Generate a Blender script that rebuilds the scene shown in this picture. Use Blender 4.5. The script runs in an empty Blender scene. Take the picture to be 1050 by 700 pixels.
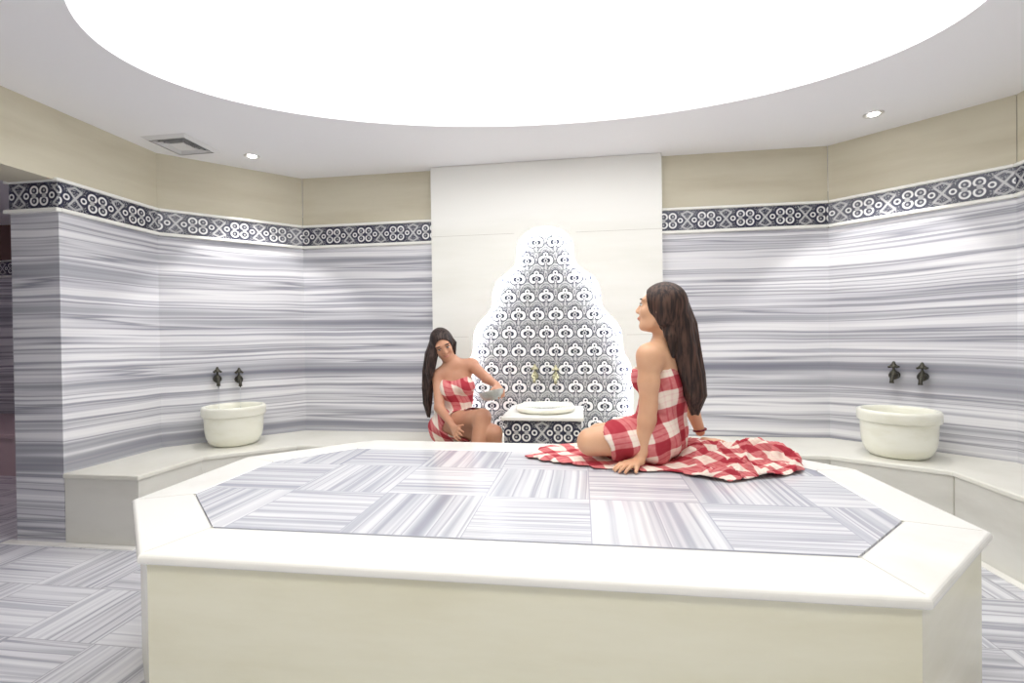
import bpy, bmesh, math, random
import numpy as np
from mathutils import Vector, Matrix
random.seed(7); rng = np.random.default_rng(5)
PI = math.pi
scn = bpy.context.scene
COL = scn.collection
H = 1.15            # eye height
# ------------------------------------------------------------------ helpers
def link(name, me, m=None, parent=None):
    o = bpy.data.objects.new(name, me); COL.objects.link(o)
    if m is not None and me is not None: me.materials.append(m)
    if parent is not None: o.parent = parent
    return o
def obj(name, bm, m=None, parent=None, smooth=False):
    me = bpy.data.meshes.new(name)
    bmesh.ops.recalc_face_normals(bm, faces=bm.faces[:])
    bm.to_mesh(me); bm.free()
    if smooth:
        for p in me.polygons: p.use_smooth = True
    return link(name, me, m, parent)
def tag(o, label=None, cat=None, group=None, kind=None):
    if label: o['label'] = label
    if cat: o['category'] = cat
    if group: o['group'] = group
    if kind: o['kind'] = kind
    return o
def thing(name, label, cat, loc=(0, 0, 0), rotz=0, group=None):
    o = bpy.data.objects.new(name, None); COL.objects.link(o)
    o.empty_display_size = .1
    o.location = loc; o.rotation_euler = (0, 0, rotz)
    return tag(o, label, cat, group)
def struct(o): o['kind'] = 'structure'; return o
def dup(root, loc, rotz, label):
    r = root.copy(); COL.objects.link(r); r.location = loc; r.rotation_euler = (0, 0, rotz); r['label'] = label
    for ch in list(root.children):
        c = ch.copy(); COL.objects.link(c); c.parent = r
        for g in list(ch.children):
            d = g.copy(); COL.objects.link(d); d.parent = c
    return r
def add_box(bm, x0, x1, y0, y1, z0, z1, M=None):
    vs = [bm.verts.new((x, y, z)) for z in (z0, z1) for y in (y0, y1) for x in (x0, x1)]
    if M is not None:
        for v in vs: v.co = M @ v.co
    for f in ((0, 2, 3, 1), (4, 5, 7, 6), (0, 1, 5, 4), (2, 6, 7, 3), (0, 4, 6, 2), (1, 3, 7, 5)):
        bm.faces.new([vs[i] for i in f])
def box(*a, M=None):
    bm = bmesh.new(); add_box(bm, *a, M=M); return bm
def add_prism(bm, pts, z0, z1):
    a = [bm.verts.new((x, y, z0)) for x, y in pts]; b = [bm.verts.new((x, y, z1)) for x, y in pts]
    bm.faces.new(a); bm.faces.new(b)
    n = len(pts)
    for i in range(n): bm.faces.new([a[i], a[(i+1) % n], b[(i+1) % n], b[i]])
def bevel(o, w, seg=3, ang=35):
    md = o.modifiers.new('bevel', 'BEVEL'); md.width = w; md.segments = seg
    md.limit_method = 'ANGLE'; md.angle_limit = math.radians(ang); return o
def add_lathe(bm, prof, n=40, M=None, close=False):
    rings = []
    for r, z in prof:
        if r < 1e-6: ring = [bm.verts.new((0, 0, z))]
        else: ring = [bm.verts.new((r*math.cos(2*PI*i/n), r*math.sin(2*PI*i/n), z)) for i in range(n)]
        rings.append(ring)
    for A, B in zip(rings, rings[1:]):
        for i in range(n):
            j = (i+1) % n
            q = [A[i % len(A)], A[j % len(A)], B[j % len(B)], B[i % len(B)]]
            u = []
            for v in q:
                if v not in u: u.append(v)
            if len(u) > 2: bm.faces.new(u)
    if M is not None:
        for R in rings:
            for v in R: v.co = M @ v.co
def add_tube(bm, pts, rad, n=12, caps=True):
    pts = [Vector(p) for p in pts]
    if not hasattr(rad, '__len__'): rad = [rad]*len(pts)
    rings = []; ref = None
    for i, p in enumerate(pts):
        d = (pts[min(i+1, len(pts)-1)] - pts[max(i-1, 0)]).normalized()
        if ref is None: ref = d.orthogonal().normalized()
        ref = (ref - d*ref.dot(d)).normalized(); b = d.cross(ref)
        rings.append([bm.verts.new(p + (ref*math.cos(2*PI*k/n) + b*math.sin(2*PI*k/n))*rad[i]) for k in range(n)])
    for A, B in zip(rings, rings[1:]):
        for k in range(n): bm.faces.new([A[k], A[(k+1) % n], B[(k+1) % n], B[k]])
    if caps: bm.faces.new(rings[0]); bm.faces.new(rings[-1])
# ------------------------------------------------------------------ node expression helper
class X:
    nt = None
    def __init__(s, v): s.v = v
    @staticmethod
    def m(op, *a, clamp=False):
        n = X.nt.nodes.new('ShaderNodeMath'); n.operation = op; n.use_clamp = clamp
        for i, q in enumerate(a):
            q = q.v if isinstance(q, X) else q
            if isinstance(q, (int, float)): n.inputs[i].default_value = q
            else: X.nt.links.new(q, n.inputs[i])
        return X(n.outputs[0])
    def __add__(s, o): return X.m('ADD', s, o)
    __radd__ = __add__
    def __sub__(s, o): return X.m('SUBTRACT', s, o)
    def __rsub__(s, o): return X.m('SUBTRACT', o, s)
    def __mul__(s, o): return X.m('MULTIPLY', s, o)
    __rmul__ = __mul__
    def __truediv__(s, o): return X.m('DIVIDE', s, o)
    def abs(s): return X.m('ABSOLUTE', s)
    def floor(s): return X.m('FLOOR', s)
    def fract(s): return X.m('FRACT', s)
    def sin(s): return X.m('SINE', s)
    def sqrt(s): return X.m('SQRT', s)
    def gt(s, o): return X.m('GREATER_THAN', s, o)
    def lt(s, o): return X.m('LESS_THAN', s, o)
    def mod2(s): return X.m('FLOORED_MODULO', s, 2.0)
    def step(s, a, b):           # smooth 0..1 from a to b
        n = X.nt.nodes.new('ShaderNodeMapRange'); n.interpolation_type = 'SMOOTHSTEP'
        X.nt.links.new(s.v, n.inputs[0]); n.inputs[1].default_value = a; n.inputs[2].default_value = b
        return X(n.outputs[0])
def Xmax(a, b): return X.m('MAXIMUM', a, b)
def Xmin(a, b): return X.m('MINIMUM', a, b)
def combine(x, y, z=0.0):
    n = X.nt.nodes.new('ShaderNodeCombineXYZ')
    for i, q in enumerate((x, y, z)):
        if isinstance(q, X): X.nt.links.new(q.v, n.inputs[i])
        else: n.inputs[i].default_value = q
    return n.outputs[0]
def noise(vec, scale=1, detail=3, rough=.5, dim='3D'):
    n = X.nt.nodes.new('ShaderNodeTexNoise'); n.noise_dimensions = dim
    X.nt.links.new(vec, n.inputs['Vector']); n.inputs['Scale'].default_value = scale
    n.inputs['Detail'].default_value = detail; n.inputs['Roughness'].default_value = rough
    return X(n.outputs['Fac'])
def coords(kind='Object'):
    t = X.nt.nodes.new('ShaderNodeTexCoord'); s = X.nt.nodes.new('ShaderNodeSeparateXYZ')
    X.nt.links.new(t.outputs[kind], s.inputs[0]); return [X(o) for o in s.outputs]
def wcoords():
    t = X.nt.nodes.new('ShaderNodeNewGeometry'); s = X.nt.nodes.new('ShaderNodeSeparateXYZ')
    X.nt.links.new(t.outputs['Position'], s.inputs[0]); return [X(o) for o in s.outputs]
def mixc(f, a, b):
    n = X.nt.nodes.new('ShaderNodeMix'); n.data_type = 'RGBA'
    X.nt.links.new(f.v, n.inputs[0])
    for q, k in ((a, 6), (b, 7)):
        if isinstance(q, tuple): n.inputs[k].default_value = (*q, 1)
        else: X.nt.links.new(q, n.inputs[k])
    return n.outputs[2]
def ramp(f, stops):
    n = X.nt.nodes.new('ShaderNodeValToRGB'); e = n.color_ramp.elements
    while len(e) > 1: e.remove(e[0])
    e[0].position = stops[0][0]; e[0].color = (*stops[0][1], 1)
    for p, c in stops[1:]:
        k = e.new(p); k.color = (*c, 1)
    X.nt.links.new(f.v, n.inputs[0]); return n.outputs[0]
def sr(r, g, b):
    f = lambda c: (c/255/12.92 if c/255 <= .04045 else ((c/255+.055)/1.055)**2.4)
    return (f(r), f(g), f(b))
def mat(name, color=(.8, .8, .8), rough=.4, metal=0, spec=.5, build=None, bump=None, **kw):
    m = bpy.data.materials.new(name); m.use_nodes = True
    b = m.node_tree.nodes['Principled BSDF']; X.nt = m.node_tree
    b.inputs['Base Color'].default_value = (*color, 1)
    b.inputs['Roughness'].default_value = rough; b.inputs['Metallic'].default_value = metal
    b.inputs['Specular IOR Level'].default_value = spec
    for k, v in kw.items(): b.inputs[k.replace('_', ' ')].default_value = v
    if build:
        c = build()
        if isinstance(c, tuple) and not isinstance(c[0], float): c, hgt = c
        else: hgt = None
        m.node_tree.links.new(c, b.inputs['Base Color'])
        if hgt is not None:
            bp = m.node_tree.nodes.new('ShaderNodeBump'); bp.inputs['Strength'].default_value = bump or .3
            bp.inputs['Distance'].default_value = .004
            m.node_tree.links.new(hgt.v, bp.inputs['Height']); m.node_tree.links.new(bp.outputs[0], b.inputs['Normal'])
    return m
def emit(name, color, s):
    m = bpy.data.materials.new(name); m.use_nodes = True
    b = m.node_tree.nodes['Principled BSDF']; b.inputs['Base Color'].default_value = (.8, .8, .8, 1)
    b.inputs['Emission Color'].default_value = (*color, 1); b.inputs['Emission Strength'].default_value = s
    return m
# ------------------------------------------------------------------ materials
LIGHT = sr(226, 226, 231); PALE = sr(238, 238, 240); GREY = sr(176, 176, 188); DARK = sr(128, 129, 143)
def stripes(z, a, b, seed=0.0, f=1.0):
    """banded marble: z across the bands; a, b along them"""
    w = noise(combine(a*.9, b*.9, z*1.2+seed), 1, 2) * .05
    zz = z + w
    n1 = noise(combine(a*.12, b*.12, zz*(6.5*f)+seed), 1, 2, .5)
    n2 = noise(combine(a*.18+9, b*.18, zz*(17*f)+seed), 1, 2, .5)
    n3 = noise(combine(a*.25+3, b*.25, zz*(48*f)+seed), 1, 2, .5)
    v = n1*.47 + n2*.43 + n3*.10
    return v
def m_wall():
    x, y, z = wcoords()
    v = stripes(z, x, y, 0.0, .85)
    c = ramp(v, [(.33, DARK), (.385, sr(150, 151, 160)), (.43, sr(178, 179, 187)), (.462, sr(216, 216, 221)), (.480, sr(146, 147, 157)), (.496, sr(196, 196, 204)), (.53, sr(234, 234, 237)), (.56, sr(222, 222, 227)), (.578, sr(166, 167, 178)), (.600, sr(194, 194, 202)), (.63, sr(234, 234, 237)), (.665, sr(176, 177, 187)), (.7, sr(214, 214, 220))])
    return c
def weave(cell, x0, y0, cols, joint, jw=.003):
    def f():
        x, y, z = wcoords()
        gx = (x - x0)/cell; gy = (y - y0)/cell
        cx = gx.floor(); cy = gy.floor()
        par = (cx + cy).mod2()
        u = gx.fract(); w = gy.fract()
        s = y*par + x*(1 - par); a = x*par + y*(1 - par)
        rnd = ((cx*12.99 + cy*78.23).sin()*437.5).fract()
        v = stripes(s, a, a*.3, rnd*40, .85)
        c = ramp(v, cols)
        e = Xmin(Xmin(u, 1 - u), Xmin(w, 1 - w))
        strip = ((u*par*0 + (w*par + u*(1 - par)))*2).fract()       # each square is laid from two planks
        e2 = Xmin(strip, 1 - strip)*.5
        j = 1 - Xmin(e.step(jw*.3/cell, jw*1.0/cell), e2.step(jw*.1/cell, jw*.5/cell)*.5 + .5)
        return mixc(j, c, joint)
    return f
FL = [(.34, sr(132, 133, 142)), (.42, sr(176, 177, 186)), (.465, sr(218, 218, 224)), (.482, sr(158, 159, 170)), (.50, sr(204, 205, 212)), (.54, sr(226, 227, 231)), (.58, sr(186, 187, 197)), (.605, sr(224, 225, 229)), (.66, sr(204, 204, 212))]
PL = [(.34, sr(140, 142, 154)), (.42, sr(176, 178, 188)), (.465, sr(216, 217, 221)), (.478, sr(168, 169, 180)), (.50, sr(200, 201, 208)), (.535, sr(224, 225, 227)), (.575, sr(180, 181, 192)), (.60, sr(220, 221, 224)), (.66, sr(196, 197, 206))]
def iz_noise(x, z, s): return noise(combine(x, z, 0), s, 2, .6)
NAVY = sr(44, 47, 66); WHITE = sr(240, 240, 240); MID = sr(150, 155, 165)
def ringd(x, z, cx, cz, sx=1., sz=1.):
    dx = (x - cx)*sx; dz = (z - cz)*sz
    return (dx*dx + dz*dz).sqrt()
def m_iznik():
    x, y, z = wcoords()
    a, b = .1455, .1405
    V = (z - .055)/b; j = (V + .5).floor(); v = V - j
    U = (x + .262)/a + j.mod2()*.5; u = (U + .5).fract() - .5; au = u.abs()
    base = iz_noise(x, z, 120).step(.36, .60)*.46
    arc = ringd(au, v, .50, -.64, 1, .85)
    lf1 = (1 - (arc - .36).abs().step(.025, .05))*.62
    lf2 = (1 - (arc - .25).abs().step(.02, .045))*.50
    sd = ringd(au, v, .5, .22, 1.9, .8)
    lf4 = (1 - (sd - .14).abs().step(.02, .05))*.62
    lf3 = (1 - ringd(au, v, 0, -.40, 1.8, .8).step(.08, .13))*.6
    val = Xmax(Xmax(Xmax(base, lf3), lf4), Xmax(lf1, lf2))
    d1 = ringd(au, v, .185, .0, 1, .82); d2 = ringd(au, v, 0, .31)
    body = Xmin(d1 - .245, d2 - .175)
    val = val*body.step(-.01, .035)
    di = ringd(au, v, .125, .0, 1, .95)
    c1 = (1 - d1.step(.195, .22))*di.step(.105, .13)*au.step(.05, .09)
    c2 = (1 - d2.step(.125, .15))*d2.step(.04, .065)
    dia = (au + (v + .01).abs()*.7)
    dot = (1 - (dia - .09).abs().step(.02, .05))*.6
    tip = (1 - ((au*1.4 + (v + .22).abs()).step(.04, .09)))*.75
    val = Xmax(Xmax(val, Xmax(c1, c2)), Xmax(dot, tip))
    tint = iz_noise(x, z, 9).step(.4, .65)
    dk = mixc(tint, NAVY, sr(52, 58, 64))
    return mixc(val, dk, WHITE)
def m_frieze():
    u0, v0, _ = coords('UV')
    P = .272
    x = ((u0/P + .5).fract() - .5)*P; ax = x.abs(); y = v0; ay = y.abs()
    gn = noise(combine(u0, v0, 0), 130, 2, .6).step(.5, .62)*.42
    pal = ((ay - (.136 - ax)*1.15).abs()); pal = (1 - pal.step(.006, .013))*.62
    pal2 = ((ay - .066 + (.136 - ax)*.5).abs()); pal2 = (1 - pal2.step(.004, .010))*.5
    far = ax.step(.085, .10)
    val = Xmax(gn, Xmax(pal, pal2)*far)
    def ring(cx, cz, ro, ri):
        d = ringd(ax, ay, cx, cz); return d, (1 - d.step(ro-.004, ro))*d.step(ri-.004, ri+.002)
    d1, r1 = ring(.032, .029, .031, .019); d2, r2 = ring(.086, .0, .021, .011)
    halo = Xmin(d1 - .040, d2 - .029)
    val = val*halo.step(.0, .006)
    r1 = r1*(ay - .006).step(.0, .008)
    c = 1 - ringd(ax, ay, .034, 0., 1, 1).step(.010, .018)
    dots = 1 - ringd(ax, ay, .034, .03).step(.005, .009)
    val = Xmax(val, Xmax(Xmax(r1, r2), Xmax(c*.5, dots*.45)))
    return mixc(val, sr(50, 52, 72), sr(238, 238, 238))
def cream(base, vein, sc=3, lo=.45, hi=.75, flat=.25):
    def f():
        x, y, z = wcoords()
        n = noise(combine(x*flat*4, y*flat*4, z*3), sc, 5, .6)
        return mixc(n.step(lo, hi), base, vein)
    return f
M = {}
M['wall'] = mat('striped_marble', rough=.22, build=m_wall)
M['floor'] = mat('basketweave_floor', rough=.22, build=weave(.372, .0, .13, FL, sr(172, 172, 180)))
M['inlay'] = mat('basketweave_inlay', rough=.16, build=weave(.378, -.732, 1.385-.003, PL, sr(172, 174, 186)))
M['iznik'] = mat('iznik_tile', rough=.15, build=m_iznik)
M['frieze'] = mat('frieze_tile', rough=.2, build=m_frieze)
M['beige'] = mat('beige_limestone', rough=.45, build=cream(sr(214, 208, 187), sr(196, 188, 164), 1.6, .35, .8, .12))
M['white_marble'] = mat('white_marble', rough=.2, build=cream(sr(240, 239, 234), sr(226, 225, 218), 2.0, .5, .8))
M['cream_marble'] = mat('cream_marble', rough=.18, build=cream(sr(234, 232, 212), sr(221, 217, 191), 1.3, .35, .75, .16))
M['bench_top'] = mat('bench_marble', rough=.3, build=cream(sr(232, 231, 222), sr(214, 212, 200), 1.5, .4, .8))
M['bench_face'] = mat('bench_face_marble', rough=.3, build=cream(sr(222, 221, 214), sr(202, 200, 192), 1.2, .4, .8))
M['panel'] = mat('niche_panel_marble', rough=.3, build=cream(sr(240, 240, 235), sr(230, 230, 222), .9, .4, .8, .12))
M['basin'] = mat('basin_marble', rough=.25, build=cream(sr(240, 240, 228), sr(228, 227, 210), 4, .4, .8))
M['mould'] = mat('moulding_marble', color=sr(246, 246, 240), rough=.3)
M['ceil'] = mat('ceiling_plaster', color=sr(244, 244, 246), rough=.9)
M['joint'] = mat('joint_line', color=sr(190, 188, 178), rough=.8)
M['bronze'] = mat('aged_bronze', color=sr(70, 68, 60), rough=.38, metal=.7)
M['brass'] = mat('pale_brass', color=sr(150, 146, 118), rough=.3, metal=.8)
M['vent'] = mat('vent_enamel', color=sr(225, 225, 225), rough=.5)
M['void'] = mat('duct_dark', color=(.02, .02, .022), rough=.9)  # near-black colour for the shade behind the vent louvres
M['silver'] = mat('hammered_silver', color=sr(205, 208, 205), rough=.28, metal=.9,
                  build=lambda: (mixc(noise(combine(*wcoords()), 60, 1), sr(170, 174, 172), sr(225, 228, 225)), noise(combine(*wcoords()), 90, 1)), bump=.6)
M['dome'] = emit('luminous_fabric', (1.0, 1.0, 1.0), 3.3)
M['led'] = emit('led_strip', (.96, .97, 1.0), 60.0)
M['bulb'] = emit('lamp_glow', (1, .97, .92), 30.0)
M['hallbulb'] = emit('hall_lamp_glow', (1, .80, .90), 22.0)  # glow of the lamp added to light the hall
M['steel'] = mat('lamp_trim', color=(.75, .75, .75), rough=.3, metal=.7)
M['brown'] = mat('brown_render', color=sr(120, 92, 86), rough=.7)
M['pinkface'] = mat('pink_marble', color=sr(190, 168, 172), rough=.4)
M['hair1'] = mat('brown_hair', rough=.5, spec=.3, build=lambda: (lambda p: mixc(noise(combine(p[0]*90, p[1]*90, p[2]*9), 1, 3).step(.35, .7), sr(34, 24, 22), sr(84, 60, 50)))(wcoords()))
M['hair2'] = mat('dark_hair', rough=.5, spec=.3, build=lambda: (lambda p: mixc(noise(combine(p[0]*90, p[1]*90, p[2]*9), 1, 3).step(.35, .7), sr(32, 24, 24), sr(76, 60, 54)))(wcoords()))
def skin(name, a, b):
    return mat(name, rough=.42, spec=.4, build=lambda: mixc(noise(combine(*wcoords()), 7, 3).step(.3, .75), a, b), Subsurface_Weight=.06, Subsurface_Radius=(.02, .008, .004))
M['skin1'] = skin('warm_skin', sr(218, 172, 138), sr(206, 156, 122))
M['skin2'] = skin('tan_skin', sr(196, 146, 118), sr(180, 128, 102))
M['lips'] = mat('lips', color=sr(196, 130, 116), rough=.35)
M['brow'] = mat('brow', color=sr(60, 42, 36), rough=.7)
M['eyew'] = mat('eye', color=sr(225, 220, 215), rough=.2)
M['nail'] = mat('nail', color=sr(238, 200, 190), rough=.25)
def plaid(src, P=.12, seed=0):
    def f():
        if src == 'UV': s, t, _ = coords('UV')
        else:
            x, y, z = wcoords()
            s = x*src[0] + y*src[1] + z*src[2]; t = x*src[3] + y*src[4] + z*src[5]
        wv = noise(combine(s, t, seed), 5, 2)
        s = s + (wv - .5)*.05; t = t + (noise(combine(t, s, seed + 4.), 5, 2) - .5)*.05
        def band(q):
            k = (q/P).fract(); d = (k - .5).abs()
            return (1 - d.step(.20, .24))*1.0 + ((d - .40).abs().lt(.025))*.2
        fine = (noise(combine(s*60, t*60, 0), 1, 1) - .5)*.18
        v = Xmin(Xmax((band(s) + band(t))*.5 + fine, 0.), 1.)
        return ramp(v, [(0, sr(238, 226, 212)), (.25, sr(230, 200, 192)), (.42, sr(214, 140, 138)), (.60, sr(194, 92, 98)), (1, sr(168, 54, 66))])
    return f
M['plaid_spread'] = mat('plaid_cloth_spread', rough=.85, spec=.2, build=plaid('UV', .125))
M['plaid1'] = mat('plaid_cloth_wrap', rough=.85, spec=.2, build=plaid((.75, .45, .18, -.25, .0, 1.0), .13, 2))
M['plaid2'] = mat('plaid_cloth_wrap_two', rough=.85, spec=.2, build=plaid((.95, .1, .3, .35, -.3, .9), .12, 5))
M['cord'] = mat('red_cord', color=sr(120, 30, 40), rough=.6)
M['water'] = mat('water', color=(.95, .97, 1), rough=.03, Transmission_Weight=1.0, IOR=1.33)
M['seat_shadow'] = M['bench_face']  # same marble as the bench face
# ------------------------------------------------------------------ room outline (metres, photographer stands at 0,0)
ZC, ZT, ZB = 2.489, 2.0975, 1.905
L0, L1, B0, B1, R0, R1 = (-2.96, 2.425), (-2.96, 3.09), (-2.274, 3.789), (1.761, 3.789), (2.457, 3.156), (2.457, -1.2)
def wall_run(name, a, b, thick=.12, mats=None, side=None):
    """striped wall up to the frieze with the beige band above, with real thickness outwards"""
    a = Vector((*a, 0)); b = Vector((*b, 0)); d = (b - a); n = Vector((-d.y, d.x, 0)).normalized()  # outward for our winding
    bm = bmesh.new()
    def slab(z0, z1, mi, off=0.0):
        p = [a - n*off, b - n*off, b + n*thick, a + n*thick]
        k0 = len(bm.faces)
        add_prism(bm, [(q.x, q.y) for q in p], z0, z1)
        bm.faces.ensure_lookup_table()
        for f in bm.faces[k0:]: f.material_index = mi
    slab(0, ZB, 0); slab(ZB, ZC + .05, 1, -.004)
    me = bpy.data.meshes.new(name); bmesh.ops.recalc_face_normals(bm, faces=bm.faces[:]); bm.to_mesh(me); bm.free()
    me.materials.append(M['wall']); me.materials.append(M['beige'])
    return struct(link(name, me))
wall_run('wall_left_rear', L1, B0)
wall_run('wall_back', B0, B1)
wall_run('wall_right_rear', B1, R0)
wall_run('wall_right', R0, R1)
wall_run('wall_front', R1, (-2.96, -1.2))
wall_run('wall_left_front', (-2.96, -1.2), (-2.96, -.1))
# the free-standing end of the left wall (column face) and its run to the rear corner
bm = bmesh.new(); add_box(bm, -3.285, -2.96, 2.425, 3.9, 0, ZB)
o = obj('wall_left', bm, M['wall']); struct(o)
bm = bmesh.new(); add_box(bm, -3.27, -2.964, 2.43, 3.9, ZB, ZC + .05)
struct(obj('wall_left_upper', bm, M['beige']))
bm = bmesh.new(); add_box(bm, -3.27, -2.962, -1.2, 2.43, 2.085, ZC + .05)
struct(obj('trim_beam', bm, M['beige']))
# frieze runs, tile band with a white moulding over and under it
def frieze_run(i, a, b, u0=0., parent=None, z0=ZB+.022, z1=ZT-.020, off=.006, mould=True, ext=(0, 0)):
    a = Vector((*a, 0)); b = Vector((*b, 0)); d = (b - a).normalized(); n = Vector((d.y, -d.x, 0))
    L = (b - a).length
    bm = bmesh.new(); uvl = bm.loops.layers.uv.new('UVMap')
    zc = (z0 + z1)/2
    ps = [a + n*off, b + n*off, b - n*.03, a - n*.03]
    add_prism(bm, [(q.x, q.y) for q in ps], z0, z1)
    for f in bm.faces:
        for l in f.loops:
            p = l.vert.co; l[uvl].uv = ((p - a).dot(d) + u0, p.z - zc)
    name = 'trim_%d' % i
    t = obj(name, bm, M['frieze'], parent)
    if parent is None: struct(t)
    if mould:
        for zz0, zz1, w in ((z1, z1+.020, .022), (z0-.022, z0, .026)):
            bm = bmesh.new()
            A = a - d*ext[0]; Bq = b + d*ext[1]
            ps = [A + n*w, Bq + n*w, Bq - n*.02, A - n*.02]
            add_prism(bm, [(q.x, q.y) for q in ps], zz0, zz1)
            mo = obj('moulding', bm, M['mould'], t); bevel(mo, .006, 2)
    return t
tl = .009
frieze_run(1, (-3.285, 2.425), (-2.96, 2.425), u0=.068, ext=(.02, .02))
frieze_run(2, L0, L1, u0=.045, ext=(0, -.006))
frieze_run(3, L1, B0, u0=.03, ext=(-.008, -.008))
frieze_run(4, B0, (-1.16, 3.789), u0=-.0, ext=(-.008, 0))
frieze_run(5, (.605, 3.789), B1, u0=-.05, ext=(0, -.008))
frieze_run(6, B1, R0, u0=.06, ext=(-.008, -.008))
frieze_run(7, R0, R1, u0=.10, ext=(-.006, 0))
# floor, hall walls
bm = bmesh.new(); add_box(bm, -7.4, 3, -1.4, 5.2, -.06, 0)
struct(obj('floor', bm, M['floor']))
# pale strip along foot of the bench
def strip(i, a, b, w=.045):
    a = Vector((*a, 0)); b = Vector((*b, 0)); d = (b-a).normalized(); n = Vector((d.y, -d.x, 0))
    bm = bmesh.new(); ps = [a, b, b + n*w, a + n*w]; add_prism(bm, [(q.x, q.y) for q in ps], 0, .004)
    return struct(obj('trim_%d' % i, bm, M['white_marble']))
strip(8, (-3.33, 2.42), (-2.47, 2.42)); strip(9, (1.97, 2.93), (1.97, -1.2))
for nm, a in (('wall_hall_back', (-7.4, -3.27, 4.70, 4.82, 0, ZC)), ('wall_hall_left', (-7.5, -7.38, -1.4, 4.8, 0, ZC)), ('wall_hall_front', (-7.4, -2.96, -1.4, -1.28, 0, ZC))):
    me = obj(nm, box(*a), M['wall']); struct(me)
bm = box(-7.38, -3.29, 4.67, 4.71, 2.10, ZC); struct(obj('wall_hall_upper', bm, M['brown']))
frieze_run(10, (-7.38, 4.70), (-3.29, 4.70), u0=.02, off=.03)
hb = thing('hall_bench', 'pinkish marble bench in the dim side hall, glimpsed left of the grey column', 'bench', (-5.3, 4.15, 0))
o = obj('bench_seat', box(-2.05, 2.0, -.57, .52, .33, .37), M['pinkface'], hb); bevel(o, .01)
obj('bench_face', box(-2.05, 2.0, -.54, .5, 0, .33), M['pinkface'], hb)
# ------------------------------------------------------------------ ceiling with the oval opening
EC = Vector((-.2455, 2.137)); EA, EB = 1.891, .955; ET = math.radians(-4.58)
def ell(t, s=1.0):
    c, q = math.cos(t)*EA*s, math.sin(t)*EB*s
    return (EC.x + c*math.cos(-ET) + q*math.sin(-ET)*1.0, EC.y - c*math.sin(ET)*-1.0*-1 + q*math.cos(ET))
def ell(t, da=0.0):
    c, q = math.cos(t)*(EA+da), math.sin(t)*(EB+da)
    ax = Vector((.9968, .0799)); ay = Vector((-.0799, .9968))
    p = EC + ax*c + ay*q
    return p.x, p.y
N = 128
bm = bmesh.new()
lo = [bm.verts.new((*ell(2*PI*i/N), ZC)) for i in range(N)]
hi = [bm.verts.new((*ell(2*PI*i/N), ZC+.09)) for i in range(N)]
X0, X1, Y0, Y1 = -7.5, 2.7, -1.45, 5.0
def toedge(t):
    p = Vector(ell(t)); d = (p - EC)
    k = min([((X1 if d.x > 0 else X0) - EC.x)/d.x if abs(d.x) > 1e-9 else 1e9, ((Y1 if d.y > 0 else Y0) - EC.y)/d.y if abs(d.y) > 1e-9 else 1e9])
    return EC.x + d.x*k, EC.y + d.y*k
ou = [bm.verts.new((*toedge(2*PI*i/N), ZC)) for i in range(N)]
ou2 = [bm.verts.new((v.co.x, v.co.y, ZC+.09)) for v in ou]
for i in range(N):
    j = (i+1) % N
    bm.faces.new([lo[i], lo[j], ou[j], ou[i]]); bm.faces.new([lo[i], hi[i], hi[j], lo[j]])
    bm.faces.new([hi[i], ou2[i], ou2[j], hi[j]]); bm.faces.new([ou[i], ou[j], ou2[j], ou2[i]])
struct(obj('ceiling', bm, M['ceil']))
dl = thing('luminous_oval_ceiling', 'large glowing white oval light panel set in the ceiling', 'ceiling light', (EC.x, EC.y, ZC))
bm = bmesh.new()
a = [bm.verts.new((ell(2*PI*i/N, .02)[0]-EC.x, ell(2*PI*i/N, .02)[1]-EC.y, .03)) for i in range(N)]
bm.faces.new(a)
r_ = bmesh.ops.extrude_face_region(bm, geom=bm.faces[:]); 
for v in [g for g in r_['geom'] if isinstance(g, bmesh.types.BMVert)]: v.co.z += .02
obj('light_panel', bm, M['dome'], dl)
bm = bmesh.new()
ri = [[bm.verts.new((ell(2*PI*i/N, da)[0]-EC.x, ell(2*PI*i/N, da)[1]-EC.y, z)) for i in range(N)] for da, z in ((-.004, .028), (-.004, -.004), (.008, -.004), (.008, .028))]
for k in range(4):
    for i in range(N): bm.faces.new([ri[k][i], ri[k][(i+1) % N], ri[(k+1) % 4][(i+1) % N], ri[(k+1) % 4][i]])
obj('rim_trim', bm, M['ceil'], dl)
# downlights
def downlight():
    t = thing('recessed_spotlight', '', 'ceiling light', (-2.345, 3.262, ZC), 0, 'small recessed ceiling spotlights')
    bm = bmesh.new(); add_lathe(bm, [(.034, .03), (.036, -.004), (.050, -.006), (.055, -.002), (.055, .003), (.036, .004), (.034, .03)], 32)
    obj('trim_ring', bm, M['steel'], t, True)
    bm = bmesh.new(); add_lathe(bm, [(0, -.010), (.018, -.008), (.029, -.002), (.033, .012), (0, .014)], 24)
    obj('bulb', bm, M['bulb'], t, True)
    l = bpy.data.lights.new('spot_lamp', 'SPOT'); l.energy = 42; l.spot_size = math.radians(82); l.spot_blend = .35; l.shadow_soft_size = .03; l.color = (1, .97, .93)
    lo_ = bpy.data.objects.new('spot_lamp', l); COL.objects.link(lo_); lo_.parent = t; lo_.location = (0, 0, -.03)
    return t
t = downlight(); t['label'] = 'small glowing round spotlight near the air vent, left of the oval light'
dup(t, (1.79, 3.29, ZC), 0, 'small glowing round spotlight at the right of the oval light')
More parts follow.
